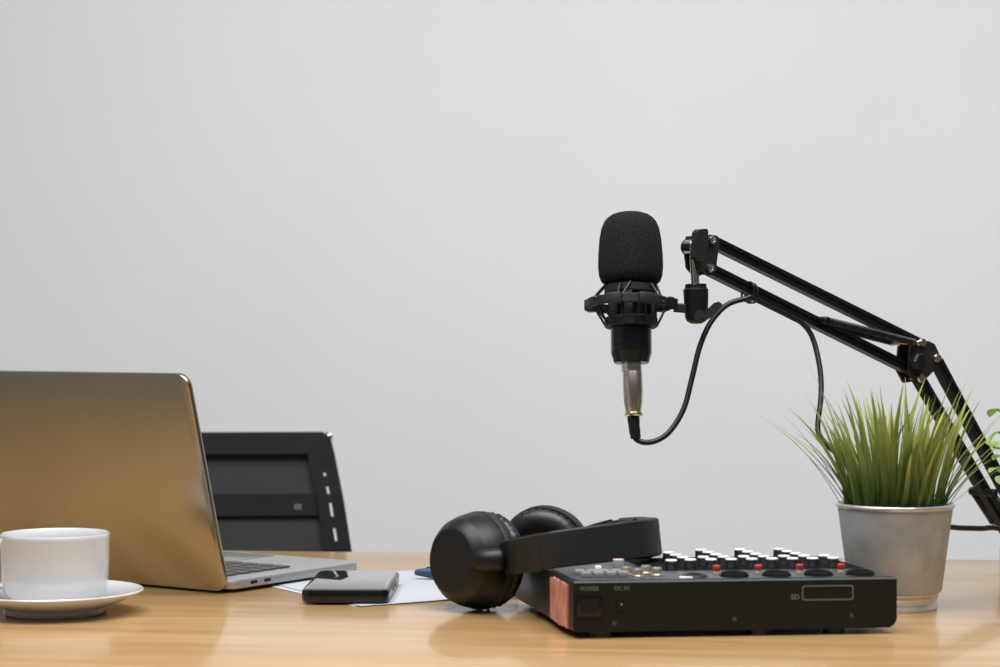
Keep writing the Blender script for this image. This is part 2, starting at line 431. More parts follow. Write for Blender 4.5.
MB().rplate(.0765,.147,0,.0118,.0105,.0028).build('case','black_gloss',ph)
MB().rplate(.0715,.142,.0112,.0121,.009,.0004).build('screen','screen',ph)
MB().box((.0383,-.016,.0065),(.0010,.012,.0028),bev=.0004).build('side_button','black',ph)
MB().box((.0383,.012,.0065),(.0010,.020,.0028),bev=.0004).build('side_button','black',ph)
MB().cyl((-.02,.0735,.006),(-.02,.0738,.006),.0012,seg=10).build('port','black',ph)

p0 = at(414.5,571.5,1.985); p0.z = T+.0072
md = V((.985,-.17,0)).normalized()
mk = thing('marker_pen', (p0.x,p0.y,T+.0012), (0,0,math.atan2(md.y,md.x)), 'blue tapered marker on the paper, half hidden behind the headphones', 'pen')
zc = .0062
MB().lathe([(0,0),(.0018,.0003),(.0030,.002),(.0036,.006),(.0050,.014),(.0058,.020),(.0060,.028),(.0060,.040)], (0,0,zc), (1,0,0), 24).build('cap','blue',mk)
MB().lathe([(.0052,.0395),(.0056,.041),(.0056,.098),(.0050,.100),(0,.100)], (0,0,zc), (1,0,0), 24).build('barrel','blue',mk)
MB().bar((.012,.0,zc+.0052),(.039,0,zc+.0068),.003,.0012,(0,1,0),.0003).build('clip','blue',mk)

# ------------------------------------------------------------------ audio mixer
MS = math.atan(.11); SK = .10          # the sides run a little skew to the rear face
MO = V(((573-500)/F*1.602, 1.602, T))
def ml(x, y, z=0.0, y0=0.0): return V((x-.0015-SK*(y-y0), y, z))
mx = thing('audio_mixer', MO, (0,0,MS), 'black compact audio mixer with red and white topped knobs under the headphones', 'mixer')
MWD, MDP, MZ0, MZ1 = .2560, .205, .0050, .0442
def mixer_outline(top=.0442):
    out = []; MZ1 = top; r_ = .0080
    for (cx_, cz_, a0) in ((MWD-r_, MZ0+r_, 270), ):
        for k in range(7): a = R(a0+90*k/6); out.append((cx_+r_*math.cos(a), cz_+r_*math.sin(a)))
    out += [(MWD, MZ1-.001),(MWD-.001,MZ1),(.001,MZ1),(0,MZ1-.001)]
    r_ = .003
    for k in range(5): a = R(180+90*k/4); out.append((r_+r_*math.cos(a), MZ0+r_+r_*math.sin(a)))
    return out
MB().loop_sweep([[V((x-SK*y,y,z)) for x, z in mixer_outline(tz)] for y, tz in ((0,MZ1-.0012),(.0012,MZ1),(.155,MZ1),(MDP,.026))]).build('body','black',mx,smooth=25)
SHR = Matrix.Shear('XZ', 4, (0,0)) if False else Matrix(((1,-SK,0,0),(0,1,0,0),(0,0,1,0),(0,0,0,1)))
MB().rplate(MWD-.007, .150, MZ1-.0004, MZ1+.0006, .003, .0002, c=(MWD/2,.0785), mtx=SHR).build('top_panel','panel',mx)
MB().rplate(.176, .094, MZ1+.0002, MZ1+.0009, .002, .0002, c=(.165,.1045), mtx=SHR).build('channel_plate','black_flat',mx)
for x, y in ((.024,.010),(.148,.010),(.209,.012),(.005,.188),(.19,.188)):
    MB().cyl((x,y,0),(x,y,MZ0+.0004),.009,ch=.0006).build('foot','rubber',mx)
PZ = MZ1+.0006
# tall black knobs with white tops
kn = None
def knob(x, y):
    global kn
    if kn is None:
        kn = MB().lathe([(0,0),(.0052,0),(.0052,.0012),(.0049,.0016),(.0048,.0066),(.0046,.0070),(0,.0070)], seg=20).build('knob','rubber',mx)
        MB().lathe([(0,.0069),(.0046,.0069),(.0048,.0071),(.0048,.0077),(.0044,.0081),(0,.0081)], seg=20).build('knob_cap','white',kn,label='white knob top')
        k_ = kn
    else: k_ = copy_of(kn, mx)
    k_.location = ml(x-.035*(y-.07), y, PZ, .07)
KY, KP = .0700, .0182
for i in range(4):
    for j in range(5):
        if i == 3 and j > 3: continue
        knob(.2085-.0337*i, KY+KP*j)
for i in range(4):
    for j in range(2): knob(.2255-.0337*i, KY+KP*j)
knob(.0905, KY-.004)
# red gain caps on tan stems, round black jacks
for i in range(4):
    x = .2230-.0337*i
    k_ = MB().lathe([(0,0),(.0026,0),(.0026,.0025),(0,.0025)], seg=16).build('gain_stem','cream',mx); k_.location = ml(x,.037,PZ,.037)
    r_ = MB().lathe([(0,.0024),(.0028,.0024),(.0031,.0028),(.0031,.0058),(.0027,.0064),(0,.0064)], seg=16).build('gain_cap','red',k_,label='red gain cap')
    jk = MB().lathe([(0,-.0005),(.0115,-.0005),(.0115,.0010),(.0106,.0024),(.0090,.0036),(.0070,.0038),(.0062,.0030),(.0058,.0005),(0,.0005)], seg=32).build('input_jack','black_flat',mx); jk.location = ml(.2325-.0337*i,.0155,PZ,.0155)
    pn = MB()
    for a in (90,210,330): pn.cyl((.0032*math.cos(R(a)),.0032*math.sin(R(a)),0),(.0032*math.cos(R(a)),.0032*math.sin(R(a)),.0022),.0007,seg=8)
    pn.build('contact_pins','brass',jk)
# phono sockets
for x, y in ((.0470,.034),(.0540,.020),(.0640,.040),(.0700,.025)):
    o = MB().lathe([(0,0),(.0050,0),(.0050,.0012),(.0041,.0018),(.0041,.0062),(.0038,.0066),(.0018,.0064),(.0018,.0030),(0,.0030)], seg=20).build('phono_socket','brass',mx); o.location = (x,y,PZ)
o_ = MB().lathe([(0,0),(.0105,0),(.0105,.0006),(.0085,.0022),(.0060,.0022),(.0055,.0005),(0,.0005)], seg=28).build('headphone_jack','rubber',mx); o_.location = (.0985,.0165,PZ)
# buttons at the left
for k in range(4):
    o = MB().rplate(.0078,.008,0,.0046,.0014,.0008,seg=4).build('button','grey_button',mx); o.location = (.0135+.0098*k,.021,PZ)
    o = MB().rplate(.0078,.008,0,.0040,.0014,.0008,seg=4).build('button','grey_button',mx); o.location = (.0110+.0098*k,.040,PZ)
b_ = MB().box((.0440,.052,PZ+.0045),(.0085,.006,.009),bev=.0008).build('slide_switch','grey_button',mx)
MB().box((.0440,.052,PZ+.0098),(.0080,.0055,.0016),bev=.0004).build('switch_cap','cream',b_,label='cream switch cap')
MB().box((.0335,.054,PZ+.0013),(.007,.003,.0030),bev=.0004).build('indicator','green',mx,label='green indicator')
MB().box((.0400,.034,PZ+.0012),(.004,.003,.0026),bev=.0004).build('indicator','red',mx,label='red indicator')
MB().box((.0290,.060,PZ+.002),(.005,.004,.005),bev=.0005).build('button','white',mx,label='white button')
MB().box((.0900,.008,PZ+.0005),(.010,.006,.0012),bev=.0003).build('button','white',mx,label='white button')
# rear face details
def rx(px): return (px-573)*.000776
def rz(py): return MZ1-(py-580.5)*.000765
FX = Matrix.Rotation(R(90),4,'X')
sw = MB().rplate(.0200,.0165,-.0006,.0014,.0012,.0004,mtx=Matrix.Translation((rx(589),-.0003,rz(605)))@FX).build('power_switch','black_gloss',mx)
MB().hexa([V((rx(589)+x,-y,rz(605)+z)) for x,y,z in ((-.0070,.0010,-.0055),(.0070,.0010,-.0055),(.0070,.0010,.0055),(-.0070,.0010,.0055),(-.0070,.0016,-.0055),(.0070,.0034,-.0055),(.0070,.0034,.0055),(-.0070,.0016,.0055))]).build('rocker','black',sw,smooth=0)
text_mesh('power_lettering','POWER',.0043,Matrix.Translation((rx(589.5),-.0001,rz(588)))@FX,'print',mx)
text_mesh('socket_lettering','DC IN',.0043,Matrix.Translation((rx(622),-.0001,rz(588)))@FX,'print',mx)
text_mesh('card_lettering','SD',.0056,Matrix.Translation((rx(798),-.0001,rz(599.5)))@FX,'print',mx)
dj = MB().lathe([(.0020,.0004),(.0022,.0012),(.0042,.0012),(.0045,0),(.0045,-.001)], (rx(621.5),-.0001,rz(604)), (0,-1,0), 24).build('power_socket','black_gloss',mx)
MB().lathe([(0,.0003),(.0020,.0003),(.0020,-.001)], (rx(621.5),-.0001,rz(604)), (0,-1,0), 20).build('socket_well','rubber',dj)
MB().cyl((rx(621.5),0,rz(604)),(rx(621.5),-.0012,rz(604)),.0008,seg=10).build('socket_pin','brass',dj)
fo = MB(); ow, oh = .0412, .0118
def rr_ring(w_, h_, r_, y):
    out = []
    for sx, sy, a0 in ((1,1,0),(-1,1,90),(-1,-1,180),(1,-1,270)):
        for k in range(5):
            a = R(a0+90*k/4); out.append(V((rx(831.5)+sx*(w_/2-r_)+r_*math.cos(a), y, rz(595.2)+sy*(h_/2-r_)+r_*math.sin(a))))
    return out
A_, B_ = rr_ring(ow,oh,.0022,-.0003), rr_ring(ow-.0022,oh-.0022,.0013,-.0003)
A2, B2 = rr_ring(ow,oh,.0022,.0002), rr_ring(ow-.0022,oh-.0022,.0013,.0002)
n_ = len(A_); rs = [[A_[i],B_[i],B2[i],A2[i]] for i in range(n_)]
fo.loop_sweep(rs, closed=True).build('card_slot_outline','print',mx,smooth=0)
for px, py in ((614.5,624),(736,621.5),(856,619.5)):
    s_ = MB().lathe([(0,.0006),(.0010,.0006),(.0017,.0004),(.0019,0),(.0019,-.0005)], (rx(px),0,rz(py)+.0005), (0,-1,0), 16).build('screw','desk_metal',mx)
tp = MB(); nx, nz = 10, 6; g_ = []
for i in range(nx+1):
    row = []
    for j in range(nz+1):
        y = .014+.056*i/nx; z = .0065+.034*j/nz + (random.uniform(-.0008,.0008) if j in (0,nz) else 0)
        row.append((y, z))
    g_.append(row)
ti = [[tp.bm.verts.new((-.0012-random.uniform(0,.0004)-SK*y, y, z)) for y, z in r_] for r_ in g_]
to = [[tp.bm.verts.new((.0004-SK*y, y, z)) for y, z in r_] for r_ in g_]
for i in range(nx):
    for j in range(nz):
        tp.bm.faces.new((ti[i][j],ti[i+1][j],ti[i+1][j+1],ti[i][j+1])); tp.bm.faces.new((to[i][j],to[i][j+1],to[i+1][j+1],to[i+1][j]))
rim = [(0,j) for j in range(nz)]+[(i,nz) for i in range(nx)]+[(nx,j) for j in range(nz,0,-1)]+[(i,0) for i in range(nx,0,-1)]
for (i,j),(k,l) in zip(rim, rim[1:]+rim[:1]): tp.bm.faces.new((ti[i][j],ti[k][l],to[k][l],to[i][j]))
tp.build('tape','tape',mx,label='pink worn tape on the corner')

# ------------------------------------------------------------------ headphones
hc = V((.004,1.83,T))
hpn = thing('headphones', hc, (0,0,0), 'black over-ear headphones leaning from the desk onto the mixer', 'headphones')
def ear_cup(center, out, r, sc=1.0):
    out = V(out).normalized()
    o = center - out*.0
    prof = [(0,.0282),(r*.40,.0278),(r*.66,.0268),(r*.685,.0262),(r*.75,.0238),(r*.86,.0185),(r*.95,.0095),(r*.995,.0015),(r,-.002),(r*.985,-.0045),(r*.93,-.006),(0,-.006)]
    e = MB().lathe([(a,b*sc) for a,b in prof], o, out, 64).build('ear_cup','black',hpn,world=True,smooth=17)
    ring = MB().lathe([(r*.90,-.0015),(r*1.008,-.0015),(r*1.022,-.0028),(r*1.022,-.0092),(r*1.00,-.0108),(r*.90,-.0108)], o, out, 64).build('cup_rim','black_matte',e,world=True,smooth=30)
    # pleated cushion
    seg = 96; x = out.orthogonal().normalized(); x = (V((0,0,1))-out*out.z).normalized(); y = out.cross(x); rings = []
    for i in range(seg):
        a = 2*math.pi*i/seg; d_ = x*math.cos(a)+y*math.sin(a)
        pl = .0009*math.cos(a*34)
        sec = []
        for k in range(14):
            b = 2*math.pi*k/14
            rad = r*.665 + r*.325*math.cos(b) + (pl if math.cos(b) > .2 and math.sin(b) > -.3 else 0)
            h = -.0180 + .0092*math.sin(b)
            sec.append(o + d_*rad + out*h)
        rings.append(sec)
    MB().loop_sweep(rings, closed=True).build('cushion','leather',e,world=True,smooth=70)
    MB().lathe([(0,-.0125),(r*.60,-.0125),(r*.60,-.0108),(0,-.0108)], o, out, 40).build('speaker_cloth','chair_fabric',e,world=True)
    return e
C1 = at(474.5,561,1.769); n1 = V((-.74,-.67,.06)).normalized()
C2 = at(547,547,1.852); n2 = V((.30,.95,.06)).normalized()
r1 = .0408
C1.z = T + r1*1.022 + .0006; C2.z = T + .0400*1.022 + .0014
e1 = ear_cup(C1, n1, r1); e2 = ear_cup(C2, n2, .0400)
band = [(at(506,558,1.738)), at(527,554.5,1.703), at(551,550.2,1.677), at(575,547,1.676), at(600,544,1.684), at(632,540,1.702), at(651,538,1.728), at(657.5,536.5,1.757), at(652,535.5,1.785), at(638,535.5,1.818), at(620,537,1.846), at(603,541,1.868), at(590,545,1.882)]
bp = spline(band, 8)
wv = V((-.10,.03,1)).normalized()
def band_sweep(pts, t_in, t_out, width, ch=.0012):
    rings = []; n = len(pts)
    for i, p in enumerate(pts):
        t = (pts[min(i+1,n-1)]-pts[max(i-1,0)]).normalized()
        nn = t.cross(wv).normalized()        # points to the outside of the arch
        wd = width(i/(n-1))/2
        w2 = nn.cross(t).normalized()
        ti_, to_ = -t_in, t_out
        sec = [(ti_+ch,-wd),(to_-ch,-wd),(to_,-wd+ch),(to_,wd-ch),(to_-ch,wd),(ti_+ch,wd),(ti_,wd-ch),(ti_,-wd+ch)]
        rings.append([p + nn*a + w2*b for a, b in sec])
    return rings
hbm = MB().loop_sweep(band_sweep(bp, .0025, .0025, lambda s: .0285+.0028*min(1,s*2.5)-.0015*max(0,s-.4))).build('headband','black_matte',hpn,world=True,smooth=35)
i0, i1 = int(len(bp)*.46), int(len(bp)*.80)
MB().loop_sweep(band_sweep(bp[i0:i1], .0105, -.0022, lambda s: .0335, .003)).build('headband_pad','leather',hbm,world=True,smooth=60)
sl0 = band_sweep(bp[0:14], .0028, .0028, lambda s: .0290+.0012*s)
MB().loop_sweep(sl0).build('slider','black_matte',hbm,world=True,smooth=35)
sl1 = band_sweep(bp[-14:], .0033, .0033, lambda s: .0340)
MB().loop_sweep(sl1).build('slider','black_matte',hbm,world=True,smooth=35)
# pivots between cup shell and band
pv0 = C1 + n1*.016 + n1.cross(V((0,0,1))).normalized()*-.0
y1 = MB()
a0 = at(480,561,1.757); a1 = at(506,558.5,1.7385)
y1.tube(spline([at(474,561.5,1.752), at(480,561,1.7375), at(491,560,1.7315), at(503,559,1.7335)], 6), [.0098]*12+[.0098]*3+[.0100,.0095,.0088,.0075], 20)
y1.build('pivot','black',hpn,world=True,smooth=50)
y2 = MB().tube(spline([at(572,547,1.868), at(580,546,1.882), at(591,545,1.880)], 6), .0095, 16)
y2.build('pivot','black',hpn,world=True,smooth=50)

# ------------------------------------------------------------------ microphone
MD = 1.915
mb_ = at(631.5,363.5,MD); tilt = R(-8.5)
mic = thing('microphone', mb_, (tilt,0,0), 'black studio microphone with a foam windscreen held in the shock mount', 'microphone')
q = .000924
MB().lathe([(0,0),(.0105,0),(.0158,.0003),(.0162,.0010),(.0186,.0094),(.0188,.0100),(.0188,.0152),(.0183,.0155),(.0183,.0160),(.0188,.0163),(.0188,.073),(.0200,.0745),(.0205,.082),(0,.082)], seg=48).build('body','black_gloss',mic,smooth=12)
fp = [(0,.1412),(9,.1410),(14,.1404),(19,.1386),(23,.1358),(26,.1322),(28.6,.126),(30.6,.1155),(31.8,.101),(32,.090),(31.2,.082),(29,.0765),(26,.0742),(22.8,.0738),(21,.0748),(21,.080)]
fm = MB().lathe([(r*q*1.018, h) for r, h in fp], seg=64).build('windscreen','foam',mic,smooth=80)

# ------------------------------------------------------------------ shock mount
sm = thing('shock_mount', mb_, (R(-8.5),0,0), 'black ring shock mount with elastic cords around the microphone', 'microphone mount')
rz0, rz1 = .0515, .0598; cxo = -.0030
MB().lathe([(.0340,rz0),(.0372,rz0),(.0380,rz0+.0008),(.0380,rz1-.0008),(.0372,rz1),(.0340,rz1),(.0335,rz1-.0008),(.0335,rz0+.0008),(.0340,rz0)], (cxo,0,0), seg=64).build('outer_ring','black_matte',sm,smooth=40)
for k, a in enumerate((-112, -68, 20, 160, 90)):
    d_ = V((math.cos(R(a)), math.sin(R(a)),0))
    MB().box(V((cxo,0,(rz0+rz1)/2))+d_*.0365, (.0075,.014,.0105), Matrix.Rotation(R(a),3,'Z'), bev=.0012).build('ring_lug','black_matte',sm)
for z0, z1 in ((.0335,.0425),(.0648,.0725)):
    MB().lathe([(.0193,z0),(.0236,z0),(.0245,z0+.0008),(.0245,z1-.0008),(.0236,z1),(.0193,z1),(.0193,z0)], seg=64).build('inner_ring','black_matte',sm,smooth=40)
for a in (-100,-20,60,140,220):
    d_ = V((math.cos(R(a)), math.sin(R(a)),0))
    MB().box(d_*.0218+V((0,0,.0535)), (.0045,.008,.024), Matrix.Rotation(R(a),3,'Z'), bev=.001).build('strut','black_matte',sm)
cm = 0
for k in range(10):
    a = 36*k-108; a2 = a+18
    p_in = lambda ang, z, r_=.0246: V((r_*math.cos(R(ang)), r_*math.sin(R(ang)), z))
    p_out = lambda ang, z: V((cxo+.0386*math.cos(R(ang)), .0386*math.sin(R(ang)), z))
    if k % 2 == 0:
        MB().tube(spline([p_in(a-8,.0715), p_out(a,rz0+.001), p_in(a+14,.0725)],6), .0011, 8).build('elastic_cord','rubber',sm)
    else:
        MB().tube(spline([p_in(a-12,.0355), p_out(a,rz1-.001), p_in(a+12,.0355)],6), .0011, 8).build('elastic_cord','rubber',sm)
# arm of the mount out to the swivel socket (world coordinates)
SD = 1.925
mw_b = MB().bar(at(662,302,SD-.004), at(676,304,SD), .010,.008,(0,0,1)).build('ring_joint','black_matte',sm,world=True)
MB().cyl(at(670.5,303,SD-.012), at(670.5,303,SD+.010), .0062, ch=.001).build('joint_bolt','black',sm,world=True)
MB().bar(at(674,307.5,SD), at(692,309,SD), .0085,.010,(0,0,1)).build('mount_arm','black_matte',sm,world=True)
# swivel socket
MB().lathe([(0,-.0005),(.005,0),(.0085,.0018),(.0103,.005),(.0110,.012),(.0117,.0315),(.0104,.0325),(.0100,.034),(.0100,.0360),(.0088,.0368),(.004,.0368)], at(696.5,323.5,SD), (-.02,0,1), 32).build('swivel_socket','black',sm,world=True,smooth=35)
lv = [(702,318),(706,320.5),(711,317.5),(721,308),(722.5,304),(719,301.5),(714,303),(706,311)]
MB().prism([at(x,y,SD-.013) for x, y in lv], (0,.005,0)).cyl(at(700,316,SD-.012), at(700,316,SD), .0055).build('clamp_lever','black_matte',sm,world=True,smooth=30)

# ------------------------------------------------------------------ boom arm
AN = V((.55,-.835,0)).normalized(); AH = V((.835,.55,0)).normalized()
def A(px, py, off=0.0):
    k = (px-500)/F; d = 1.8077/(1-.66*k)
    return at(px, py, d) + AN*off
clampx = at(1022,560,2.152)
ba = thing('boom_arm', V((.540,2.150,T)), (0,0,0), 'black scissor boom arm clamped to the desk edge, carrying the microphone', 'microphone arm')
def B(mb, name, m, smooth=35, label=None, parent=None): return mb.build(name, m, parent or ba, world=True, smooth=smooth, label=label)
# chrome threaded stem from socket up to the head
B(MB().cyl(at(695.5,287,SD), at(693.5,252,1.927), .0040, seg=20), 'stem','chrome')
# head
B(MB().cyl(A(693,247,-.008), A(693,247,.005), .0072, ch=.001), 'head_barrel','chrome')
B(MB().lathe([(0,-.0115),(.005,-.0110),(.0075,-.009),(.0075,-.0075),(.004,-.007)], A(693,247), AN, 24), 'head_nut','black')
hd = [(692,236),(704,235),(711,236),(713,243),(710.5,262),(710,271),(705,275.5),(698,275),(692,268),(690,252)]
for off in (-.0095,.0065): B(MB().prism([A(x,y,off) for x, y in hd], AN*.003), 'head_plate','black_matte',25)
kp = [(693.5,233),(696,230),(703,229.5),(704.5,232),(702,259),(699.5,262),(694.5,261),(691.5,257)]
B(MB().prism([A(x-8,y,.0095) for x, y in kp], AN*.008), 'head_knob','black_matte',25)
for px, py in ((705,240.5),(703,268.5)):
    B(MB().lathe([(0,-.010),(.0015,-.010),(.0018,.0095),(.0040,.0095),(.0042,.0108),(.0036,.0126),(.0020,.0130),(.0019,.0118),(0,.0118)], A(px,py), AN, 20), 'bolt','chrome',30)
def gbar(p, q_, name='upper_bar'):
    # square tube with a groove along each broad face
    p, q_ = V(p), V(q_); t = (q_-p).normalized(); u = AN; v = t.cross(u).normalized()
    a, g = .0052, .0012
    sec = [(-a,-a),(a,-a),(a,-g),(a-.0012,-g),(a-.0012,g),(a,g),(a,a),(-a,a),(-a,g),(-a+.0012,g),(-a+.0012,-g),(-a,-g)]
    return B(MB().loop_sweep([[x + u*b + v*c for b, c in sec] for x in (p, q_)]), name, 'black', 20)
gbar(A(709,240.5), A(922,346,0)); gbar(A(708,269), A(918,374,0))
# elbow
el = [(904,346),(922,341),(928,344),(934,357),(931,366),(925,373),(916,382),(909,383),(902,370)]
for off in (-.0095,.0065): B(MB().prism([A(x,y,off) for x, y in el], AN*.003), 'elbow_plate','black_matte',25)
hx = V((0,0,0))
B(MB().lathe([(0,.0095),(.0075,.0095),(.0095,.0105),(.0088,.0165),(.0070,.0185),(0,.0185)], A(908,361), AN, 6), 'elbow_knob','black',10)
for px, py in ((914.5,342.5),(929.5,358),(913,378)):
    B(MB().lathe([(0,-.012),(.0018,-.012),(.0018,.0095),(.0042,.0095),(.0045,.0108),(.0038,.0128),(0,.0134)], A(px,py), AN, 20), 'bolt','nickel',30)
gbar(A(914,371), A(1006,529), 'lower_bar'); gbar(A(936,361), A(1014,507), 'lower_bar')
# springs beside the bars
def helix(p, q_, r_, turns, wire):
    p, q_ = V(p), V(q_); t = (q_-p).normalized(); x = t.orthogonal().normalized(); y = t.cross(x); L_ = (q_-p).length
    n = turns*9; pts = []
    for i in range(n+1):
        a = 2*math.pi*i/9; pts.append(p + t*(L_*i/n) + x*(r_*math.cos(a)) + y*(r_*math.sin(a)))
    return MB().tube(pts, wire, 5)
B(MB().cyl(A(817,320.5,-.0165), A(817,320.5,.0155), .0038, ch=.0008), 'spring_pin','black')
B(MB().cyl(A(907,343,-.0185), A(907,343,.0175), .0026, ch=.0006), 'spring_pin','nickel')
for s_ in (-1,1):
    o = B(helix(A(819,321,.0135*s_), A(904,342.5,.0150*s_), .0032, 34, .0007), 'spring','steel_spring',80)
    B(MB().cyl(A(821,321.5,.0135*s_), A(902,342,.0150*s_), .0025, seg=14), 'spring_core','rubber', parent=o)
B(MB().cyl(A(983,492,-.0175), A(983,492,.0175), .0042, ch=.001), 'spring_pin','black')
B(MB().cyl(A(1003,523,-.0155), A(1003,523,.0155), .0026), 'spring_pin','nickel')
for s_ in (-1,1):
    o = B(helix(A(984,494.5,.013*s_), A(1003,524,.013*s_), .0034, 18, .0007), 'spring','steel_spring',80)
    B(MB().cyl(A(984,495,.013*s_), A(1003,523.5,.013*s_), .0024, seg=14), 'spring_core','rubber', parent=o)
# base bracket and clamp (just outside the frame on the right)
bs = [(1004,521),(1016,499),(1024,505),(1026,524),(1018,535),(1006,534)]
for off in (-.0095,.0065): B(MB().prism([A(x,y,off) for x, y in bs], AN*.003), 'base_plate','black_matte',25)
po = A(1018,530); po2 = V((po.x, po.y, T))
B(MB().cyl((po.x,po.y,T+.012), (po.x,po.y,T+.036), .0065), 'post','chrome')
rr_ = rotd
jc = po2 + ey*-.006
B(MB().box(jc+V((0,0,.0068)), (.034,.040,.0130), rr_, bev=.002), 'clamp_jaw','black')
edge = 2.246-.1189*(po.x+.179)
bx = V((po.x, edge+.0065, T-.02))
B(MB().box(bx, (.034,.009,.066), rr_, bev=.002).box(V((po.x, edge-.018, T-.055)), (.034,.046,.010), rr_, bev=.002), 'clamp_frame','black')
B(MB().cyl((po.x,edge-.022,T-.10),(po.x,edge-.022,T-.0325), .004).cyl((po.x,edge-.022,T-.034),(po.x,edge-.022,T-.0302), .010).bar((po.x-.018,edge-.022,T-.10),(po.x+.018,edge-.022,T-.10),.005,.005,(0,1,0)), 'clamp_screw','chrome')

# ------------------------------------------------------------------ microphone cable with its plug
ax = Matrix.Rotation(tilt,3,'X') @ V((0,0,1))
cab = thing('microphone_cable', mb_, (0,0,0), 'black cable looping from the microphone plug up to the boom arm', 'cable')
MB().lathe([(0,-.0003),(.0098,-.0003),(.0098,-.0072),(.0088,-.0076)], mb_, ax, 32).build('plug_collar','chrome',cab,world=True,smooth=30)
MB().lathe([(.0088,-.0070),(.0092,-.0080),(.0092,-.0260),(.0086,-.0350),(.0070,-.0445),(.0066,-.0458)], mb_+V((.0006,0,0)), (ax+V((-.02,0,0))), 36).build('plug_shell','nickel',cab,world=True,smooth=40)
MB().lathe([(.0060,-.0450),(.0080,-.0455),(.0084,-.0468),(.0084,-.0478),(.0074,-.0490),(.0052,-.0492)], mb_+V((.0006,0,0)), (ax+V((-.02,0,0))), 32).build('plug_ring','nickel',cab,world=True,smooth=30)
s0 = mb_ + (ax+V((-.025,0,0)))*-.0485
MB().tube(spline([s0, s0+V((.0008,-.001,-.010)), s0+V((.0022,-.002,-.0205))],5), [.0056]*4+[.0052]*4+[.0048]*3, 16).build('strain_relief','rubber',cab,world=True)
cd = 1.905
path = [s0+V((.0018,-.002,-.0165)), at(636,439,cd), at(645,442.5,1.905), at(658,440,1.908), at(671,430,1.912), at(684,408,1.918), at(692,378,1.925), at(700,346,1.932), at(711,322,1.94), at(727,305,1.946), at(746,298.5,1.950),
        at(752,298,1.952), at(772,307.5,1.966), at(790,316.5,1.979), at(803,324,1.985), at(813,339,1.985), at(820,369,1.975), at(821,396,1.965), at(818,422,1.955), at(819,434,1.95), at(828,446,1.945), at(842,457,1.94), at(857,467,1.935), at(880,488,1.93), at(905,512,1.935), at(930,523,1.95), at(955,527.5,1.975), at(980,528.5,1.995), at(1003,530,2.015), V((.545,2.04,T+.018)), V((.585,2.075,T+.0050)), V((.610,2.112,T+.0040)), V((.626,2.145,T+.0046)), V((.634,2.161,T+.0020)), V((.636,2.168,T-.012)), V((.638,2.172,T-.07)), V((.640,2.175,T-.45))]
MB().tube(spline(path,7), .0026, 12).build('cord','rubber',cab,world=True,smooth=80)
# hook-and-loop tie holding the cord against the lower bar
tc_ = A(748,291.5); td = (A(918,374)-A(708,269)).normalized(); tv = td.cross(AN).normalized()
for s_ in (0,1):
    lp = []
    for k in range(20):
        a = 2*math.pi*k/20; cu = math.copysign(abs(math.cos(a))**.6, math.cos(a)); sv = math.copysign(abs(math.sin(a))**.6, math.sin(a))
        lp.append(tc_ + td*(.0022*(s_-.5)*2) + AN*(.0022+.0090*cu) + V((0,0,1))*(-.0010+.0090*sv))
    MB().tube(lp, .0010, 8, closed=True).build('cable_tie','rubber',cab,world=True)

# ------------------------------------------------------------------ potted grass
pc2 = V(((895-500)/F*1.786, 1.786, T))
pot = thing('potted_grass', pc2, (0,0,0), 'green grass plant in a tapered zinc pot behind the mixer', 'plant')
ROUT = .0487
MB().lathe([(.0385,.0150),(.0395,.0165),(.0488,.0868)], seg=64).lathe([(0,.020),(.0370,.020),(.0462,.0868)], seg=64).build('bucket','zinc',pot,smooth=40)
MB().lathe([(.0462,.0860),(.0487,.0855),(.0501,.0868),(.0505,.0882),(.0499,.0896),(.0487,.0900),(.0466,.0895),(.0460,.0880),(.0462,.0860)], seg=64).build('rim','zinc_bright',pot,smooth=60)
MB().lathe([(0,.004),(.033,.004),(.0340,0),(.0352,0),(.0358,.0010),(.0358,.0030),(.0348,.0042),(.0350,.0080),(.0362,.0095),(.0366,.0110),(.0360,.0125),(.0368,.0140),(.0388,.0150),(.0376,.0160),(.0,.0160)], seg=64).build('foot','zinc_bright',pot,smooth=50)
MB().lathe([(0,.083),(.020,.0825),(.0463,.080),(.0455,.078),(0,.078)], seg=40).build('soil','soil',pot)
gb = MB()
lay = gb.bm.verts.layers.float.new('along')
def blade(p, d, L_, w_, bend, nseg=7, lean=0.0, twist=0.0):
    """p root, d unit horizontal lean direction, lean start slope, bend how far it arches over"""
    side = V((-d.y, d.x, 0)); side = (side*math.cos(twist) + d*math.sin(twist)).normalized()
    pos = V(p); prev = None; ang = lean
    for i in range(nseg+1):
        s_ = i/nseg
        dirv = d*math.sin(ang)+V((0,0,1))*math.cos(ang)
        nrm = dirv.cross(side).normalized()
        ww = w_*(.75+.6*s_ if s_ < .35 else .96*(1-((s_-.35)/.65)**1.7)+.02)
        a = gb.bm.verts.new(pos-side*ww/2+nrm*ww*.12); b = gb.bm.verts.new(pos); c = gb.bm.verts.new(pos+side*ww/2+nrm*ww*.12)
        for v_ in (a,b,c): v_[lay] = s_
        if prev:
            gb.bm.faces.new((prev[0],prev[1],b,a)); gb.bm.faces.new((prev[1],prev[2],c,b))
        prev = (a,b,c); pos = pos + dirv*(L_/nseg); ang += bend/nseg*(.4+1.2*s_)
rnd = random.Random(11)
for k in range(135):
    a = rnd.uniform(0,2*math.pi); rr = .041*math.sqrt(rnd.random())
    p = V((rr*math.cos(a), rr*math.sin(a), .080))
    a2 = a + rnd.gauss(0,.6); f_ = rr/.041
    blade(p, V((math.cos(a2),math.sin(a2),0)), rnd.choice((.07,.085,.10,.112))*rnd.uniform(.88,1.1), rnd.uniform(.0042,.0064), rnd.uniform(.05,.5)+.2*f_, lean=.02+.20*f_+rnd.uniform(-.06,.08), twist=rnd.uniform(-.7,.7))
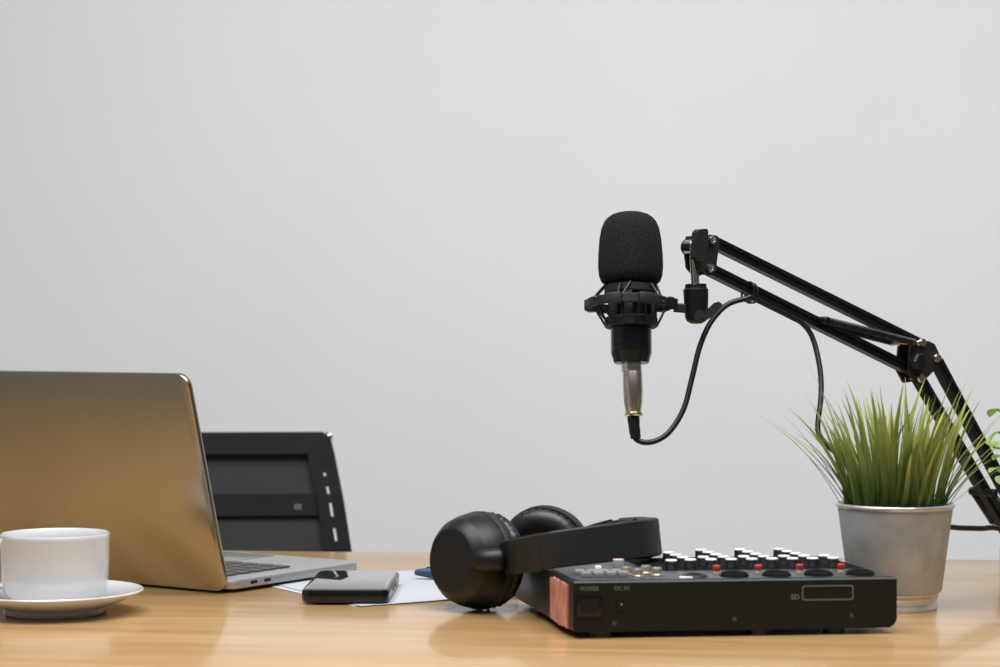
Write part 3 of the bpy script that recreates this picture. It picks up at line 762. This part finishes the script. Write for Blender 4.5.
for k in range(34):
    a = rnd.uniform(0,2*math.pi); rr = rnd.uniform(.028,.042)
    p = V((rr*math.cos(a), rr*math.sin(a), .079)); a2 = a+rnd.gauss(0,.35)
    blade(p, V((math.cos(a2),math.sin(a2),0)), rnd.uniform(.075,.12), rnd.uniform(.0036,.0052), rnd.uniform(.3,.9), lean=rnd.uniform(.25,.55), twist=rnd.uniform(-.4,.4), nseg=9)
# long strays seen against the wall
for a, L_, ln, bd in ((180,.126,.55,.75),(172,.118,.60,.50),(186,.108,.30,.65),(176,.12,.25,.45),(5,.108,.50,.75),(-8,.100,.62,.40),(10,.12,.7,.35),(-15,.12,.45,.5),(-3,.100,.85,.4),(170,.135,.18,.35),(20,.13,.22,.35)):
    d_ = V((math.cos(R(a)),math.sin(R(a)),0))
    blade(d_*.034+V((0,rnd.uniform(-.015,.015),.079)), d_, L_, .0034, bd, lean=ln, twist=rnd.uniform(-.5,.5), nseg=10)
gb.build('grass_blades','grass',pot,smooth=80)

# ------------------------------------------------------------------ leafy plant at the right edge
lp0 = V((.5420,1.80,T))
lp_ = thing('leafy_plant', lp0, (0,0,0), 'bright green small-leaved plant poking in at the right edge', 'plant')
MB().lathe([(0,0),(.032,0),(.034,.002),(.042,.062),(.043,.064),(.042,.066),(.040,.066),(.039,.058),(0,.056)], seg=48).build('pot','terracotta',lp_)
stems = MB(); lv_ = MB(); lay = lv_.bm.verts.layers.float.new('along')
def leaf(p, d, size, up):
    d = V(d).normalized(); side = d.cross(up).normalized(); nrm = side.cross(d).normalized()
    n = 7; prev = None
    for i in range(n+1):
        s_ = i/n; w_ = size*.54*math.sin(math.pi*min(1,max(0,s_*.94+.05)))**.7
        c = V(p)+d*(size*s_)-nrm*(size*.25*s_*s_)
        vs = [lv_.bm.verts.new(c-side*w_+nrm*w_*.25), lv_.bm.verts.new(c), lv_.bm.verts.new(c+side*w_+nrm*w_*.25)]
        for v_ in vs: v_[lay] = s_*.7+.15
        if prev:
            lv_.bm.faces.new((prev[0],prev[1],vs[1],vs[0])); lv_.bm.faces.new((prev[1],prev[2],vs[2],vs[1]))
        prev = vs
rnd = random.Random(5)
def sprig(tip, nl, size):
    tip = V(tip)-lp0
    root = V((tip.x*.12, tip.y*.12, .056))
    mid = root.lerp(tip,.5)+V((0,0,.025))
    sp = spline([root, mid, tip],6); stems.tube(sp, .0011, 6)
    for i in range(nl):
        f_ = .45+.55*(i+1)/nl; p = sp[min(int(f_*(len(sp)-1)), len(sp)-1)]
        a = i*2.4; t = (tip-mid).normalized(); x = t.orthogonal().normalized(); y = t.cross(x)
        leaf(p, t*.45+x*math.cos(a)+y*math.sin(a), size*rnd.uniform(.8,1.15), V((0,0,1))+t*.01)
for px, py, d_, nl in ((990,409,1.80,3),(991,432,1.78,6),(993,455,1.80,9),(989,468,1.82,9),(997,476,1.77,9),(986,447,1.79,5)):
    sprig(at(px+7,py,d_+.05), nl, .0108)
for k in range(20):
    a = rnd.uniform(-1.6,1.6)
    sprig(lp0+V((.085*math.cos(a)*rnd.uniform(.5,1),.085*math.sin(a)*rnd.uniform(.5,1),rnd.uniform(.09,.20))), 9, .013)
stems.build('stems','leaf',lp_); lv_.build('leaves','leaf',lp_,smooth=80)

# ------------------------------------------------------------------ light
def area(name, loc, rot, sx, sy, power, col=(1,1,1)):
    l = bpy.data.lights.new(name,'AREA'); l.shape = 'RECTANGLE'; l.size = sx; l.size_y = sy; l.energy = power; l.color = col
    o = bpy.data.objects.new(name,l); COL.objects.link(o); o.location = loc; o.rotation_euler = rot; return o
area('ceiling_light', (.0,1.2,2.66), (0,0,0), 2.4, 1.5, 97, (.97,.985,1))
wd = bpy.data.worlds.new('world'); S.world = wd; wd.use_nodes = True
wd.node_tree.nodes['Background'].inputs[0].default_value = (.96,.98,1,1)
wd.node_tree.nodes['Background'].inputs[1].default_value = .075

# ------------------------------------------------------------------ camera
c = bpy.data.cameras.new('camera'); co = bpy.data.objects.new('camera', c); COL.objects.link(co)
co.location = (0,0,EYE); co.rotation_euler = (R(90),0,0)
c.sensor_width = 36; c.lens = F/1000*36; c.clip_start = .05
c.dof.use_dof = True; c.dof.focus_distance = 1.93; c.dof.aperture_fstop = 8
S.camera = co
S.view_settings.view_transform = 'Standard'; S.view_settings.look = 'None'
S.view_settings.exposure = 0; S.view_settings.gamma = 1; S.view_settings.use_curve_mapping = False
S.cycles.use_denoising = True
S.cycles.max_bounces = 8; S.cycles.transparent_max_bounces = 12
